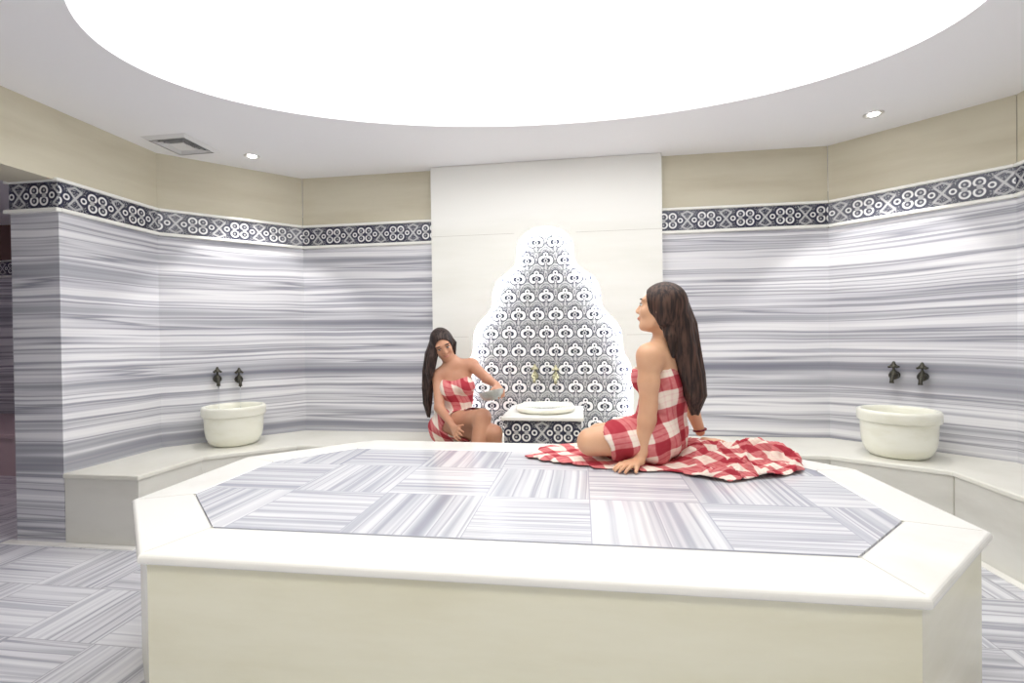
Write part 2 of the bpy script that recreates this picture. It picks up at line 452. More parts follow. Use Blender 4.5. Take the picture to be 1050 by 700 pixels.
# vent: square four-way diffuser
v = thing('air_vent', 'square white ceiling air diffuser with dark angled louvres', 'vent', (-2.66, 2.985, ZC), 0)
bm = bmesh.new()
def sqring(bm, h0, z0, h1, z1, th=.003):
    q = [[bm.verts.new((sx*h, sy*h, z)) for sx, sy in ((-1, -1), (1, -1), (1, 1), (-1, 1))] for h, z in ((h0, z0), (h1, z1), (h1, z1+th), (h0, z0+th))]
    for k in range(4):
        for i in range(4): bm.faces.new([q[k][i], q[k][(i+1) % 4], q[(k+1) % 4][(i+1) % 4], q[(k+1) % 4][i]])
sqring(bm, .132, -.020, .160, -.002, .002); obj('frame', bm, M['vent'], v)
for h in (.114, .092, .070):
    bm = bmesh.new(); sqring(bm, h-.007, -.006, h+.006, -.020, .002); obj('louvre', bm, M['vent'], v)
obj('centre_plate', box(-.056, .056, -.056, .056, -.019, -.013), M['vent'], v)
obj('duct', box(-.136, .136, -.136, .136, -.003, 0), M['void'], v)  # flat black plate paints in the dark of the vent opening
# ------------------------------------------------------------------ bench round the room
zbn = .403
inner = [(-2.475, 2.425), (-2.455, 2.865), (-2.015, 3.238), (1.50, 3.235), (1.975, 2.925), (1.965, -1.19)]
outer = [(2.45, -1.19), (2.45, 3.150), (1.756, 3.783), (-2.27, 3.783), (-2.955, 3.085), (-2.955, 2.425)]
bn = thing('marble_bench', 'long cream marble bench running along the room walls', 'bench', (0, 0, 0))
bm = bmesh.new(); 
def off_poly(pts, d):
    res = []
    for i, p in enumerate(pts):
        p = Vector(p); dirs = []
        if i > 0: dirs.append((p - Vector(pts[i-1])).normalized())
        if i < len(pts)-1: dirs.append((Vector(pts[i+1]) - p).normalized())
        n = sum((Vector((q.y, -q.x)) for q in dirs), Vector((0, 0))).normalized()
        k = 1/max(.5, n.dot(Vector((dirs[0].y, -dirs[0].x))))
        res.append(tuple(p + n*d*k))
    return res
io = off_poly(inner, .012); io[0] = (io[0][0], 2.412)
ol = list(outer); ol[-1] = (-2.955, 2.412)
add_prism(bm, io + ol, zbn-.028, zbn)
o = obj('seat_slab', bm, M['bench_top'], bn); bevel(o, .007, 3)
bm = bmesh.new(); add_prism(bm, inner + outer, 0, zbn-.028)
obj('front_face', bm, M['bench_face'], bn)
for i, (x, y) in enumerate([(-2.462, 2.863), (-2.015, 3.236), (1.50, 3.233), (1.972, 2.924), (-1.2, 3.235), (-.75, 3.235), (.3, 3.235), (1.965, 2.0), (1.965, 1.0)]):
    obj('joint_line', box(x-.0025, x+.0025, y-.0025, y+.0025, .005, zbn-.03), M['joint'], bn)
# ------------------------------------------------------------------ central platform
PZ = .57
oc = [(-1.208, 1.175), (.752, 1.175), (1.172, 1.590), (1.160, 2.262), (.80, 2.665), (-1.19, 2.685), (-1.665, 2.24), (-1.650, 1.588)]
ic = [(-1.148, 1.382), (.709, 1.382), (.973, 1.657), (.980, 2.232), (.80, 2.465), (-1.19, 2.463), (-1.468, 2.16), (-1.462, 1.676)]
pf = thing('marble_platform', 'big octagonal cream marble platform in the middle of the room', 'platform', (-.24, 1.92, 0))
def rel(pts, s=0): return [(x+.24, y-1.92) for x, y in pts]
def shrink(pts, d):
    c = Vector((-.24, 1.92)); n = len(pts); res = []
    for i in range(n):
        p = Vector(pts[i]); a = (p - Vector(pts[i-1])).normalized(); b = (Vector(pts[(i+1) % n]) - p).normalized()
        nn = (Vector((-a.y, a.x)) + Vector((-b.y, b.x))).normalized(); k = 1/nn.dot(Vector((-a.y, a.x)))
        res.append(tuple(p + nn*d*k))
    return res
wallp = shrink(oc, .022)
for i in range(8):
    j = (i+1) % 8; P = wallp; Q = shrink(oc, .06)
    bm = bmesh.new(); add_prism(bm, rel([P[i], P[j], Q[j], Q[i]]), 0, PZ-.028)
    obj('side_panel', bm, M['cream_marble'], pf)
bm = bmesh.new()
ro, rn = rel(oc), rel(ic)
for i in range(8):
    j = (i+1) % 8
    add_prism(bm, [ro[i], ro[j], rn[j], rn[i]], PZ-.030, PZ)
bmesh.ops.remove_doubles(bm, verts=bm.verts[:], dist=1e-4)
# drop the internal mitre faces
seen = {}
for f in list(bm.faces):
    k = tuple(sorted(v.index for v in f.verts)); seen.setdefault(k, []).append(f)
bm.verts.index_update()
seen = {}
for f in list(bm.faces): seen.setdefault(tuple(sorted(v.index for v in f.verts)), []).append(f)
kill = [f for fs in seen.values() if len(fs) > 1 for f in fs]
bmesh.ops.delete(bm, geom=kill, context='FACES')
kill = []
bm.normal_update()
for f in list(bm.faces):
    if abs(f.normal.z) < .1:
        vs = [v.co for v in f.verts]; inn = sum(any((Vector(r)-v.xy).length < 1e-3 for r in rn) for v in vs); out = sum(any((Vector(r)-v.xy).length < 1e-3 for r in ro) for v in vs)
        if inn == 2 and out == 2: kill.append(f)
if kill: bmesh.ops.delete(bm, geom=kill, context='FACES')
o = obj('rim_slab', bm, M['white_marble'], pf); bevel(o, .013, 4, 50)
for i in range(8):
    a, b = Vector(ro[i]), Vector(rn[i]); d = (b-a).normalized(); n = Vector((-d.y, d.x))*.0012
    a = a + d*.02
    mj = bmesh.new(); add_prism(mj, [tuple(a-n), tuple(b-n), tuple(b+n), tuple(a+n)], PZ-.004, PZ+.0004)
    obj('mitre_joint', mj, M['joint'], pf)
bm = bmesh.new(); add_prism(bm, rel(ic), PZ-.03, PZ-.0003)
obj('tile_inlay', bm, M['inlay'], pf)
# ------------------------------------------------------------------ niche panel, tiled recess, LED line
NX = -.262; YF, YBK, YT = 3.715, 3.737, 3.783
half = [(.0, 1.990), (.06, 1.985), (.115, 1.965), (.165, 1.930), (.20, 1.885), (.216, 1.835), (.218, 1.78), (.222, 1.73), (.245, 1.69), (.285, 1.655), (.330, 1.625), (.372, 1.585), (.400, 1.535), (.412, 1.48), (.414, 1.42), (.424, 1.375), (.452, 1.335), (.490, 1.30), (.530, 1.255), (.558, 1.20), (.568, 1.14), (.570, 1.07), (.580, 1.02), (.603, .985), (.625, .94), (.638, .88), (.640, .80), (.640, .407)]
right = [(NX + x*1.0, z) for x, z in half]; left = [(NX - x, z) for x, z in half[1:]]
outline = left[::-1] + right            # left foot -> apex -> right foot
np_t = thing('niche_wall_panel', 'tall white marble wall panel with a lit, lobed niche of patterned tile', 'wall panel', (NX, YF, zbn))
def rl(x, y, z): return (x - NX, y - YF, z - zbn)
bm = bmesh.new()
PX0, PX1, PTOP, PBOT = -1.150, .600, ZC - .002, .405
def ringpts():
    n = len(outline); out = []
    for i, (x, z) in enumerate(outline):
        c = Vector((NX, .9)); d = Vector((x, z)) - c
        if z <= .41: out.append((PX0 if x < NX else PX1, PBOT)); continue
        k = min(((PX1 if d.x > 0 else PX0) - c.x)/d.x if abs(d.x) > 1e-6 else 1e9, (PTOP - c.y)/d.y if d.y > 1e-6 else 1e9, (PBOT - c.y)/d.y if d.y < -1e-6 else 1e9)
        out.append((c.x + d.x*k, c.y + d.y*k))
    return out
op = ringpts()
# put exact corners
for cx_ in (PX0, PX1):
    k = min(range(len(op)), key=lambda i: (op[i][0]-cx_)**2 + (op[i][1]-PTOP)**2); op[k] = (cx_, PTOP)
for y0, fl in ((YF, 0), (YBK, 1)):
    pass
Fi = [bm.verts.new(rl(x, YF, z)) for x, z in outline]; Fo = [bm.verts.new(rl(x, YF, z)) for x, z in op]
Bi = [bm.verts.new(rl(x, YBK, z)) for x, z in outline]; Bo = [bm.verts.new(rl(x, YBK, z)) for x, z in op]
for i in range(len(outline)-1):
    bm.faces.new([Fi[i], Fi[i+1], Fo[i+1], Fo[i]]); bm.faces.new([Bi[i], Bi[i+1], Bo[i+1], Bo[i]])
    bm.faces.new([Fi[i], Fi[i+1], Bi[i+1], Bi[i]]); bm.faces.new([Fo[i], Fo[i+1], Bo[i+1], Bo[i]])
for i in (0, -1): bm.faces.new([Fi[i], Fo[i], Bo[i], Bi[i]])
obj('marble_facing', bm, M['panel'], np_t)
for x in (PX0, PX1-.02):       # returns to the wall
    obj('side_return', box(x-NX, x+.02-NX, YBK-YF, 3.789-YF, PBOT-zbn, PTOP-zbn), M['panel'], np_t)
# joints in the facing, z / x lines
for x0, x1, z in ((PX0+.003, NX-.235, 1.945), (NX+.235, PX1-.003, 1.935), (PX0+.003, NX-.6, 1.16), (NX+.6, PX1-.003, 1.16)):
    obj('joint_line', box(x0-NX, x1-NX, -.0006, .001, z-.0012-zbn, z+.0012-zbn), M['joint'], np_t)
bm = box(PX0+.03-NX, PX1-.03-NX, YT-YF, YT-YF+.004, PBOT-zbn, PTOP-.3-zbn); obj('tiled_recess', bm, M['iznik'], np_t)
# LED strip: flat ribbon behind the facing just outside the cut-out
bm = bmesh.new(); prev = None
def offs(pts, d):
    res = []
    for i, p in enumerate(pts):
        a = Vector(pts[max(i-1, 0)]); b = Vector(pts[min(i+1, len(pts)-1)]); t_ = (b-a).normalized(); n_ = Vector((-t_.y, t_.x))
        res.append(Vector(p) + n_*d)
    return res
o1 = offs(outline, .012); 
for i in range(len(o1)):
    p = o1[i]; q = [bm.verts.new(rl(p.x, y_, p.y)) for y_ in (YBK+.008, YBK+.026)]
    if prev: bm.faces.new([prev[0], prev[1], q[1], q[0]])
    prev = q
o = obj('led_strip', bm, M['led'], np_t)
md = o.modifiers.new('th', 'SOLIDIFY'); md.thickness = .004; md.offset = 0
# ------------------------------------------------------------------ fountain with basin in the niche
ft = thing('fountain_pedestal', 'tiled pedestal basin with white slab in front of the lit niche', 'fountain', (-.257, 3.46, 0))
SX0, SX1, SY0, SY1 = -.268, .270, -.305, .248
bm = box(SX0, SX1, SY0, SY1, .607, .632)
o = obj('top_slab', bm, M['white_marble'], ft); bevel(o, .006)
bm = bmesh.new(); uvl = bm.loops.layers.uv.new('UVMap')
add_box(bm, SX0+.018, SX1-.018, SY0+.018, SY1, .45, .607)
for f in bm.faces:
    for l in f.loops:
        p = l.vert.co; l[uvl].uv = ((p.x if abs(f.normal.y) > .5 or True else p.y) + .136*0 + (p.y if abs(f.calc_center_median().x) > .24 else 0) + .136, p.z - .5275)
obj('tiled_band', bm, M['frieze'], ft)
obj('base_block', box(SX0+.018, SX1-.018, SY0+.018, SY1, zbn+.001, .45), M['cream_marble'], ft)
obj('foot_block', box(SX0+.018, SX1-.018, SY0+.018, -.24, 0, zbn+.001), M['cream_marble'], ft)
bm = bmesh.new(); add_lathe(bm, [(.13, -.005), (.195, .004), (.208, .018), (.208, .030), (.200, .040), (.188, .042), (.176, .036), (.150, .012), (.10, -.01), (.0, -.016)], 56)
o = obj('basin', bm, M['basin'], ft, True); o.location = (.003, -.02, .632)
bm = bmesh.new(); add_lathe(bm, [(0, .002), (.018, .002), (.022, 0), (0, -.001)], 20); o2 = obj('drain', bm, M['brass'], o, True); o2.location = (0, 0, -.010)
bm = bmesh.new(); add_lathe(bm, [(0, 0), (.168, 0), (.160, -.008), (0, -.008)], 48); o2 = obj('water', bm, M['water'], o, True); o2.location = (0, 0, .022)
# basins on the bench
def basin(name, label, loc, rot):
    t = thing(name, label, 'basin', loc, rot, 'round marble wash basins on the bench')
    bm = bmesh.new()
    add_lathe(bm, [(0, 0), (.120, .0), (.142, .006), (.166, .030), (.180, .065), (.187, .105), (.190, .150), (.192, .205), (.192, .212)], 64)
    obj('bowl', bm, M['basin'], t, True)
    bm = bmesh.new()
    add_lathe(bm, [(.192, .209), (.205, .214), (.2085, .222), (.2085, .262), (.2075, .273), (.200, .281), (.188, .282), (.180, .277), (.176, .262), (.172, .20), (.160, .12), (.12, .07), (0, .055)], 64)
    obj('rim', bm, M['basin'], t, True)
    return t
b1 = basin('wash_basin', 'round cream marble wash basin on the bench at left, below two bronze taps', (-2.507, 3.243, zbn), 0)
dup(b1, (1.903, 3.268, zbn), 0, 'round cream marble wash basin on the bench at right, below two bronze taps')
# ------------------------------------------------------------------ taps (local +Y points into the room)
def tap(loc, rot, label, m, group):
    t = thing('wall_tap', label, 'tap', loc, rot, group)
    Ry = Matrix.Rotation(-PI/2, 4, 'X')
    bm = bmesh.new(); add_lathe(bm, [(0, 0), (.024, 0), (.026, .004), (.019, .009), (.013, .014), (.012, .02), (0, .02)], 24, Ry); obj('wall_flange', bm, m, t, True)
    bm = bmesh.new(); add_lathe(bm, [(.0, .012), (.013, .012), (.013, .030), (.022, .036), (.028, .048), (.026, .060), (.016, .070), (.009, .076), (0, .078)], 24, Ry)
    obj('tap_body', bm, m, t, True)
    bm = bmesh.new(); add_tube(bm, [(0, .052, 0), (0, .074, -.004), (0, .092, -.016), (0, .098, -.034), (0, .098, -.047)], [.014, .0125, .0115, .011, .0135], 16)
    obj('spout', bm, m, t, True)
    bm = bmesh.new(); add_lathe(bm, [(.0, .008), (.018, .010), (.020, .022), (.012, .030), (.007, .040), (.007, .056), (.010, .060), (0, .062)], 24, Matrix.Translation((0, .048, 0))); obj('stem', bm, m, t, True)
    bm = bmesh.new()
    add_lathe(bm, [(0, .058), (.012, .056), (.027, .052), (.029, .056), (.020, .066), (.011, .076), (.010, .082), (.006, .090), (0, .093)], 24, Matrix.Translation((0, .048, 0)))
    for k in range(4):
        a_ = k*PI/2 + PI/4
        add_lathe(bm, [(0, -.008), (.007, -.005), (.008, 0), (.007, .005), (0, .008)], 12, Matrix.Translation((.028*math.cos(a_), .048 + .028*math.sin(a_), .055)))
    obj('handle', bm, m, t, True)
    return t
ra = math.radians(180 + 45.5); rb = math.radians(180 - 42.3)
g = 'bronze wall taps'
tap((-2.717, 3.333, .869), ra, 'bronze tap, left one of the pair above the left wash basin', M['bronze'], g)
tap((-2.617, 3.434, .857), ra, 'bronze tap, right one of the pair above the left wash basin', M['bronze'], g)
tap((2.044, 3.531, .872), rb, 'bronze tap, left one of the pair above the right wash basin', M['bronze'], g)
tap((2.151, 3.434, .869), rb, 'bronze tap, right one of the pair above the right wash basin', M['bronze'], g)
tap((-.353, 3.783, .853), PI, 'brassy tap on the patterned tile niche, left one of two', M['brass'], g)
tap((-.194, 3.783, .845), PI, 'brassy tap on the patterned tile niche, right one of two', M['brass'], g)
def stream(loc, rot, dist, zt, zb, label):
    bm = bmesh.new(); add_tube(bm, [(0, dist, z) for z in np.linspace(zt, zb, 6)], [.004, .0035, .003, .003, .0028, .0028], 10)
    o = obj('water_stream', bm, M['water'], None, True); o.location = loc; o.rotation_euler = (0, 0, rot)
    return tag(o, label, 'water', 'thin streams of water from the taps')
stream((-2.717, 3.333, 0), ra, .098, .821, .64, 'thin water stream from the left tap over the left wash basin')
stream((-2.617, 3.434, 0), ra, .098, .809, .64, 'thin water stream from the right tap over the left wash basin')
stream((-.194, 3.783, 0), PI, .098, .797, .652, 'thin water stream from the right brassy tap in the niche')
# ------------------------------------------------------------------ figures: smooth-union distance fields turned into one skin
class Field:
    def __init__(s, lo, hi, h):
        s.lo = np.array(lo, float); s.h = h
        n = np.ceil((np.array(hi) - s.lo)/h).astype(int) + 1
        s.n = n; s.g = np.full(n, .2, np.float32)
        s.ax = [s.lo[i] + h*np.arange(n[i]) for i in range(3)]
    def win(s, lo, hi):
        a = np.maximum(0, np.floor((np.array(lo) - s.lo)/s.h).astype(int)); b = np.minimum(s.n, np.ceil((np.array(hi) - s.lo)/s.h).astype(int) + 1)
        if np.any(b <= a): return None, None
        sl = tuple(slice(a[i], b[i]) for i in range(3))
        P = np.stack(np.meshgrid(*[s.ax[i][a[i]:b[i]] for i in range(3)], indexing='ij'), -1)
        return sl, P
    def put(s, sl, d, k, sub=False):
        A = s.g[sl]
        if sub:
            hh = np.clip(.5 - .5*(A + d)/k, 0, 1); s.g[sl] = A*(1-hh) - d*hh + k*hh*(1-hh)
        else:
            hh = np.clip(.5 + .5*(A - d)/k, 0, 1); s.g[sl] = A*(1-hh) + d*hh - k*hh*(1-hh)
    def cone(s, a, b, ra, rb, k=.02, infl=0):
        a, b = np.array(a, float), np.array(b, float); ra += infl; rb += infl; m = max(ra, rb) + k*2 + .01
        sl, P = s.win(np.minimum(a, b) - m, np.maximum(a, b) + m)
        if sl is None: return
        ba = b - a; L = max(1e-9, ba @ ba); t = np.clip(((P - a) @ ba)/L, 0, 1)
        d = np.linalg.norm(P - a - t[..., None]*ba, axis=-1) - (ra + (rb - ra)*t)
        s.put(sl, d.astype(np.float32), k)
    def chain(s, pts, rad, k=.02, infl=0):
        for i in range(len(pts)-1): s.cone(pts[i], pts[i+1], rad[i], rad[i+1], k, infl)
    def ell(s, c, R, r, k=.02, infl=0, sub=False):
        """R rows = axes"""
        c = np.array(c, float); r = np.array(r, float) + infl; m = r.max() + k*2 + .01
        sl, P = s.win(c - m, c + m)
        if sl is None: return
        q = (P - c) @ np.array(R, float).T
        k0 = np.linalg.norm(q/r, axis=-1); k1 = np.linalg.norm(q/(r*r), axis=-1)
        s.put(sl, (k0*(k0 - 1)/np.maximum(k1, 1e-6)).astype(np.float32), k, sub)
    def mesh(s, name, m, parent, smooth=2):
        g = s.g; n = g.shape; ins = g < 0
        acc = np.zeros((n[0]-1, n[1]-1, n[2]-1, 3), np.float32); cnt = np.zeros((n[0]-1, n[1]-1, n[2]-1), np.float32)
        quads = []
        for ax in range(3):
            a = [slice(None)]*3; b = [slice(None)]*3; a[ax] = slice(0, -1); b[ax] = slice(1, None)
            ga, gb = g[tuple(a)], g[tuple(b)]
            cr = (ga < 0) != (gb < 0)
            idx = np.argwhere(cr)
            t = ga[cr]/(ga[cr] - gb[cr])
            pos = idx.astype(np.float32).copy(); pos[:, ax] += t
            o1, o2 = [q for q in range(3) if q != ax]
            cells = []
            for da, db in ((0, 0), (1, 0), (1, 1), (0, 1)):
                c = idx.copy(); c[:, o1] -= da; c[:, o2] -= db; cells.append(c)
            ok = np.ones(len(idx), bool)
            for c in cells: ok &= np.all(c >= 0, 1) & np.all(c < np.array(cnt.shape), 1)
            for c in cells:
                cc = c[ok]; np.add.at(acc, (cc[:, 0], cc[:, 1], cc[:, 2]), pos[ok]); np.add.at(cnt, (cc[:, 0], cc[:, 1], cc[:, 2]), 1)
            flip = (gb[cr] < 0)[ok]
            if ax == 1: flip = ~flip
            quads.append((np.stack([c[ok] for c in cells], 1), flip))
        vid = -np.ones(cnt.shape, int); w = np.argwhere(cnt > 0); vid[tuple(w.T)] = np.arange(len(w))
        V = acc[tuple(w.T)]/cnt[tuple(w.T)][:, None]; V = s.lo + V*s.h
        F = []
        for q, fl in quads:
            f = vid[q[..., 0], q[..., 1], q[..., 2]]; f[fl] = f[fl][:, ::-1]; F.append(f)
        F = np.concatenate(F)
        for _ in range(smooth):       # light laplacian smoothing
            S = np.zeros_like(V); C = np.zeros(len(V))
            for i in range(4):
                a_, b_ = F[:, i], F[:, (i+1) % 4]
                np.add.at(S, a_, V[b_]); np.add.at(C, a_, 1); np.add.at(S, b_, V[a_]); np.add.at(C, b_, 1)
            V = V*.5 + S/np.maximum(C, 1)[:, None]*.5
        me = bpy.data.meshes.new(name)
        me.from_pydata(V.tolist(), [], F.tolist()); me.update()
        bm = bmesh.new(); bm.from_mesh(me); bmesh.ops.recalc_face_normals(bm, faces=bm.faces[:]); bm.to_mesh(me); bm.free()
        for p in me.polygons: p.use_smooth = True
        return link(name, me, m, parent)
def nrm(v): v = np.array(v, float); return v/np.linalg.norm(v)
def frame(f, u):
    f = nrm(f); u = np.array(u, float); u = nrm(u - f*(f @ u)); r = np.cross(f, u); return f, r, u
def head(F, c, f, r, u, nb, s=1.0):
    R = [f, r, u]; c = np.array(c, float)
    at = lambda a, b, d: c + s*(a*f + b*r + d*u)
    F.ell(at(-.014, 0, .026), R, np.array((.092, .072, .092))*s, .02)
    F.ell(at(.030, 0, -.022), R, np.array((.058, .056, .082))*s, .02)
    F.cone(at(.064, 0, -.087), at(.050, 0, -.080), .020*s, .03*s, .02)
    F.cone(at(.02, .045, -.07), at(.055, .02, -.085), .014*s, .014*s, .025); F.cone(at(.02, -.045, -.07), at(.055, -.02, -.085), .014*s, .014*s, .025)
    F.cone(at(.080, 0, .020), at(.099, 0, -.020), .0085*s, .0115*s, .014)          # nose
    for q in (-1, 1):
        F.ell(at(.094, q*.011, -.025), R, np.array((.010, .007, .006))*s, .006)
        F.ell(at(.074, q*.031, .034), R, np.array((.012, .024, .008))*s, .02)    # brow ridge
        F.ell(at(.066, q*.036, -.020), R, np.array((.018, .020, .018))*s, .02)    # cheek
        F.ell(at(.090, q*.031, .012), R, np.array((.012, .015, .008))*s, .01, sub=True)
        F.ell(at(.074, q*.031, .010), R, np.array((.013, .013, .012))*s, .004)    # lids
        F.ell(at(-.002, q*.074, -.008), R, np.array((.016, .008, .030))*s, .006)  # ears
    F.ell(at(.086, 0, -.048), R, np.array((.010, .021, .006))*s, .006)
    F.ell(at(.085, 0, -.058), R, np.array((.010, .018, .006))*s, .006)
    F.cone(at(-.025, 0, -.05), nb, .052*s, .054*s, .025)
def face_bits(parent, c, f, r, u, s=1.0):
    c = np.array(c, float); at = lambda a, b, d: Vector((c + s*(a*f + b*r + d*u)).tolist())
    def blob(name, p, rad, m):
        bm = bmesh.new(); bmesh.ops.create_uvsphere(bm, u_segments=16, v_segments=10, radius=1)
        B = Matrix([[*x] for x in (f, r, u)]).transposed()
        for v_ in bm.verts: v_.co = p + B @ Vector((v_.co.x*rad[0], v_.co.y*rad[1], v_.co.z*rad[2]))*s
        return obj(name, bm, m, parent, True)
    blob('lips', at(.0880, 0, -.0535), (.0085, .020, .008), M['lips'])
    for q in (-1, 1):
        e = blob('eye', at(.0775, q*.031, .0095), (.0110, .0125, .0075), M['eyew'])
        blob('iris', at(.0860, q*.031, .0085), (.0035, .0055, .0055), M['brow']).parent = e
        blob('eyelashes', at(.084, q*.032, .0155), (.007, .016, .0025), M['brow'])
        blob('eyebrow', at(.0825, q*.032, .036), (.010, .020, .0035), M['brow'])
def hand(F, wrist, tips, palm_n, thumb, rw=.024, curl=.012, knk=None):
    """wrist point, four fingertip points (index..little), thumb tip; each finger its own bent chain"""
    w = np.array(wrist, float); T = [np.array(t_, float) for t_ in tips]; n = nrm(palm_n)
    mid = sum(T)/4
    K = []
    for i, t_ in enumerate(T):
        k_ = w + (t_ - w)*.50; side = (T[i] - mid)
        k_ = w + (mid - w)*.50 + side*.80 + n*curl*.8; K.append(k_)
        F.cone(w + side*.25, k_, .016, .0115, .010)
    F.cone((K[0]+K[1])/2, (K[2]+K[3])/2, .012, .011, .012)
    for i, t_ in enumerate(T):
        m1 = K[i] + (t_ - K[i])*.42 + n*curl*.9; m2 = K[i] + (t_ - K[i])*.75 + n*curl*.5
        F.chain([K[i], m1, m2, t_], [.0092, .0085, .0078, .0068], .003)
    th = np.array(thumb, float); b_ = w + (K[0] - w)*.25
    mth = b_ + (th - b_)*.55 + n*.006
    F.chain([b_, mth, th], [.014, .0105, .0085], .006)
    return K
# ---------- woman on the platform
w1 = thing('person', 'woman with long brown hair sitting on the platform in a red checked towel', 'person', (.40, 2.34, PZ))
def local(o, root):
    o.data.transform(Matrix.Translation(-root.location)); return o
Fd = np.array([-.87, .49, 0]); Rd = np.array([.49, .87, 0]); Ud = np.array([0, 0, 1.])
B3 = [Fd, Rd, Ud]
LSH, RSH = (.292, 2.185, 1.062), (.462, 2.425, 1.052)
LHP, RHP = (.318, 2.285, .680), (.385, 2.410, .680)
LKN, RKN = (.040, 2.245, .672), (.085, 2.475, .655)
hf, hr, hu = frame((-.955, .24, .13), (.10, 0, 1)); HC = np.array((.352, 2.262, 1.268)); NB = (.385, 2.305, 1.115)
def torso1(F, infl=0, cloth=False):
    F.cone(LHP, RHP, .100, .100, .03, infl)
    F.ell((.362, 2.340, .79), B3, (.088, .122, .14), .05, infl)
    F.ell((.385, 2.325, .945), B3, (.092, .128, .145), .05, infl)
    for q in (-1, 1): F.ell(np.array((.385, 2.325, .955)) + Fd*.078 + Rd*.066*q, B3, (.050, .056, .056), .025, infl)
    F.chain([LHP, (.20, 2.262, .685), LKN], [.095, .082, .060], .03, infl)
    F.chain([RHP, (.26, 2.46, .67), RKN], [.09, .078, .058], .03, infl)
F = Field((-.1, 1.98, .565), (.80, 2.72, 1.42), .005)
torso1(F)
F.ell(np.array((.375, 2.305, 1.045)), B3, (.070, .135, .06), .05)
F.chain([LSH, NB], [.047, .050], .045); F.chain([RSH, NB], [.047, .050], .045)
F.cone(LSH, np.array(LSH) + (.0, .0, -.03), .051, .050, .03); F.cone(RSH, RSH, .049, .049, .03)
LEL, LWR = (.287, 2.185, .842), (.262, 2.195, .650)
F.chain([LSH, (.289, 2.183, .95), LEL], [.047, .046, .037], .015)
F.chain([LEL, (.280, 2.190, .785), LWR], [.038, .039, .025], .015)
F.cone(LWR, (.245, 2.178, .610), .025, .022, .015)
hand(F, (.245, 2.178, .606), [(.176, 2.082, .580), (.152, 2.090, .580), (.136, 2.106, .580), (.131, 2.130, .580)], (0, 0, 1), (.222, 2.092, .582), curl=.010)
REL, RWR = (.528, 2.475, .850), (.580, 2.530, .672)
F.chain([RSH, (.49, 2.455, .95), REL], [.046, .044, .036], .015)
F.chain([REL, (.535, 2.505, .79), RWR], [.037, .036, .024], .015)
hand(F, (.600, 2.545, .622), [(.712, 2.575, .600), (.724, 2.552, .600), (.717, 2.530, .600), (.700, 2.508, .600)], (0, 0, 1), (.660, 2.605, .600), curl=.010)
# shins folded back beneath her
F.chain([LKN, (.15, 2.36, .640), (.33, 2.50, .620)], [.058, .050, .036], .02)
F.chain([(.33, 2.50, .62), (.42, 2.53, .60), (.47, 2.55, .592)], [.034, .03, .018], .02)
F.chain([RKN, (.24, 2.56, .640), (.42, 2.605, .62)], [.056, .048, .034], .02)
F.chain([(.42, 2.605, .62), (.49, 2.60, .60), (.53, 2.59, .592)], [.032, .026, .018], .02)
head(F, HC, hf, hr, hu, NB, .97)
local(F.mesh('body', M['skin1'], w1, 2), w1)
k0 = len(w1.children); face_bits(w1, HC, hf, hr, hu, .97)
def relo(root, names):
    for ch in root.children_recursive:
        if ch.name.split('.')[0] in names and ch.type == 'MESH' and not ch.get('_l'):
            ch.data.transform(Matrix.Translation(-root.location)); ch['_l'] = 1
FB = ('lips', 'eye', 'iris', 'eyelashes', 'eyebrow'); relo(w1, FB)
# towel wrap: a shell over the torso field, folded, cut at the bust and the hem
def wrap(name, fn, lo, hi, root, m, cut, h=.005, t0=.012, amp=.006, th=.010, folds=None):
    C = Field(lo, hi, h); fn(C, t0)
    P = np.stack(np.meshgrid(*C.ax, indexing='ij'), -1)
    C.g += (-amp*folds(P)).astype(np.float32)
    inner = C.g + th
    C.g = np.maximum(np.maximum(C.g, -inner), cut(P)).astype(np.float32)
    return local(C.mesh(name, m, root, 2), root)
def cut1(P):
    x, y, z = P[..., 0], P[..., 1], P[..., 2]
    top = z - (1.005 + .02*np.sin(9*x + 7*y) - .05*(x - .38))
    hem = (.115 + .35*(z - .70)*0 + .25*(y - 2.25) + .35*np.maximum(0, .70 - z)) - x + .012*np.sin(40*z)
    bot = .578 - z
    return np.maximum(np.maximum(top, hem), bot)
def folds1(P):
    x, y, z = P[..., 0], P[..., 1], P[..., 2]
    a = np.arctan2(y - 2.35, x - .40)
    return np.sin(a*9 + z*22 + 2*np.sin(z*15)) * .55 + .5*np.sin(z*46 + 5*a + 8*x) + .5*np.sin(60*x + 30*z)
wrap('towel_dress', torso1, (.0, 2.05, .57), (.66, 2.66, 1.08), w1, M['plaid1'], cut1, folds=folds1)
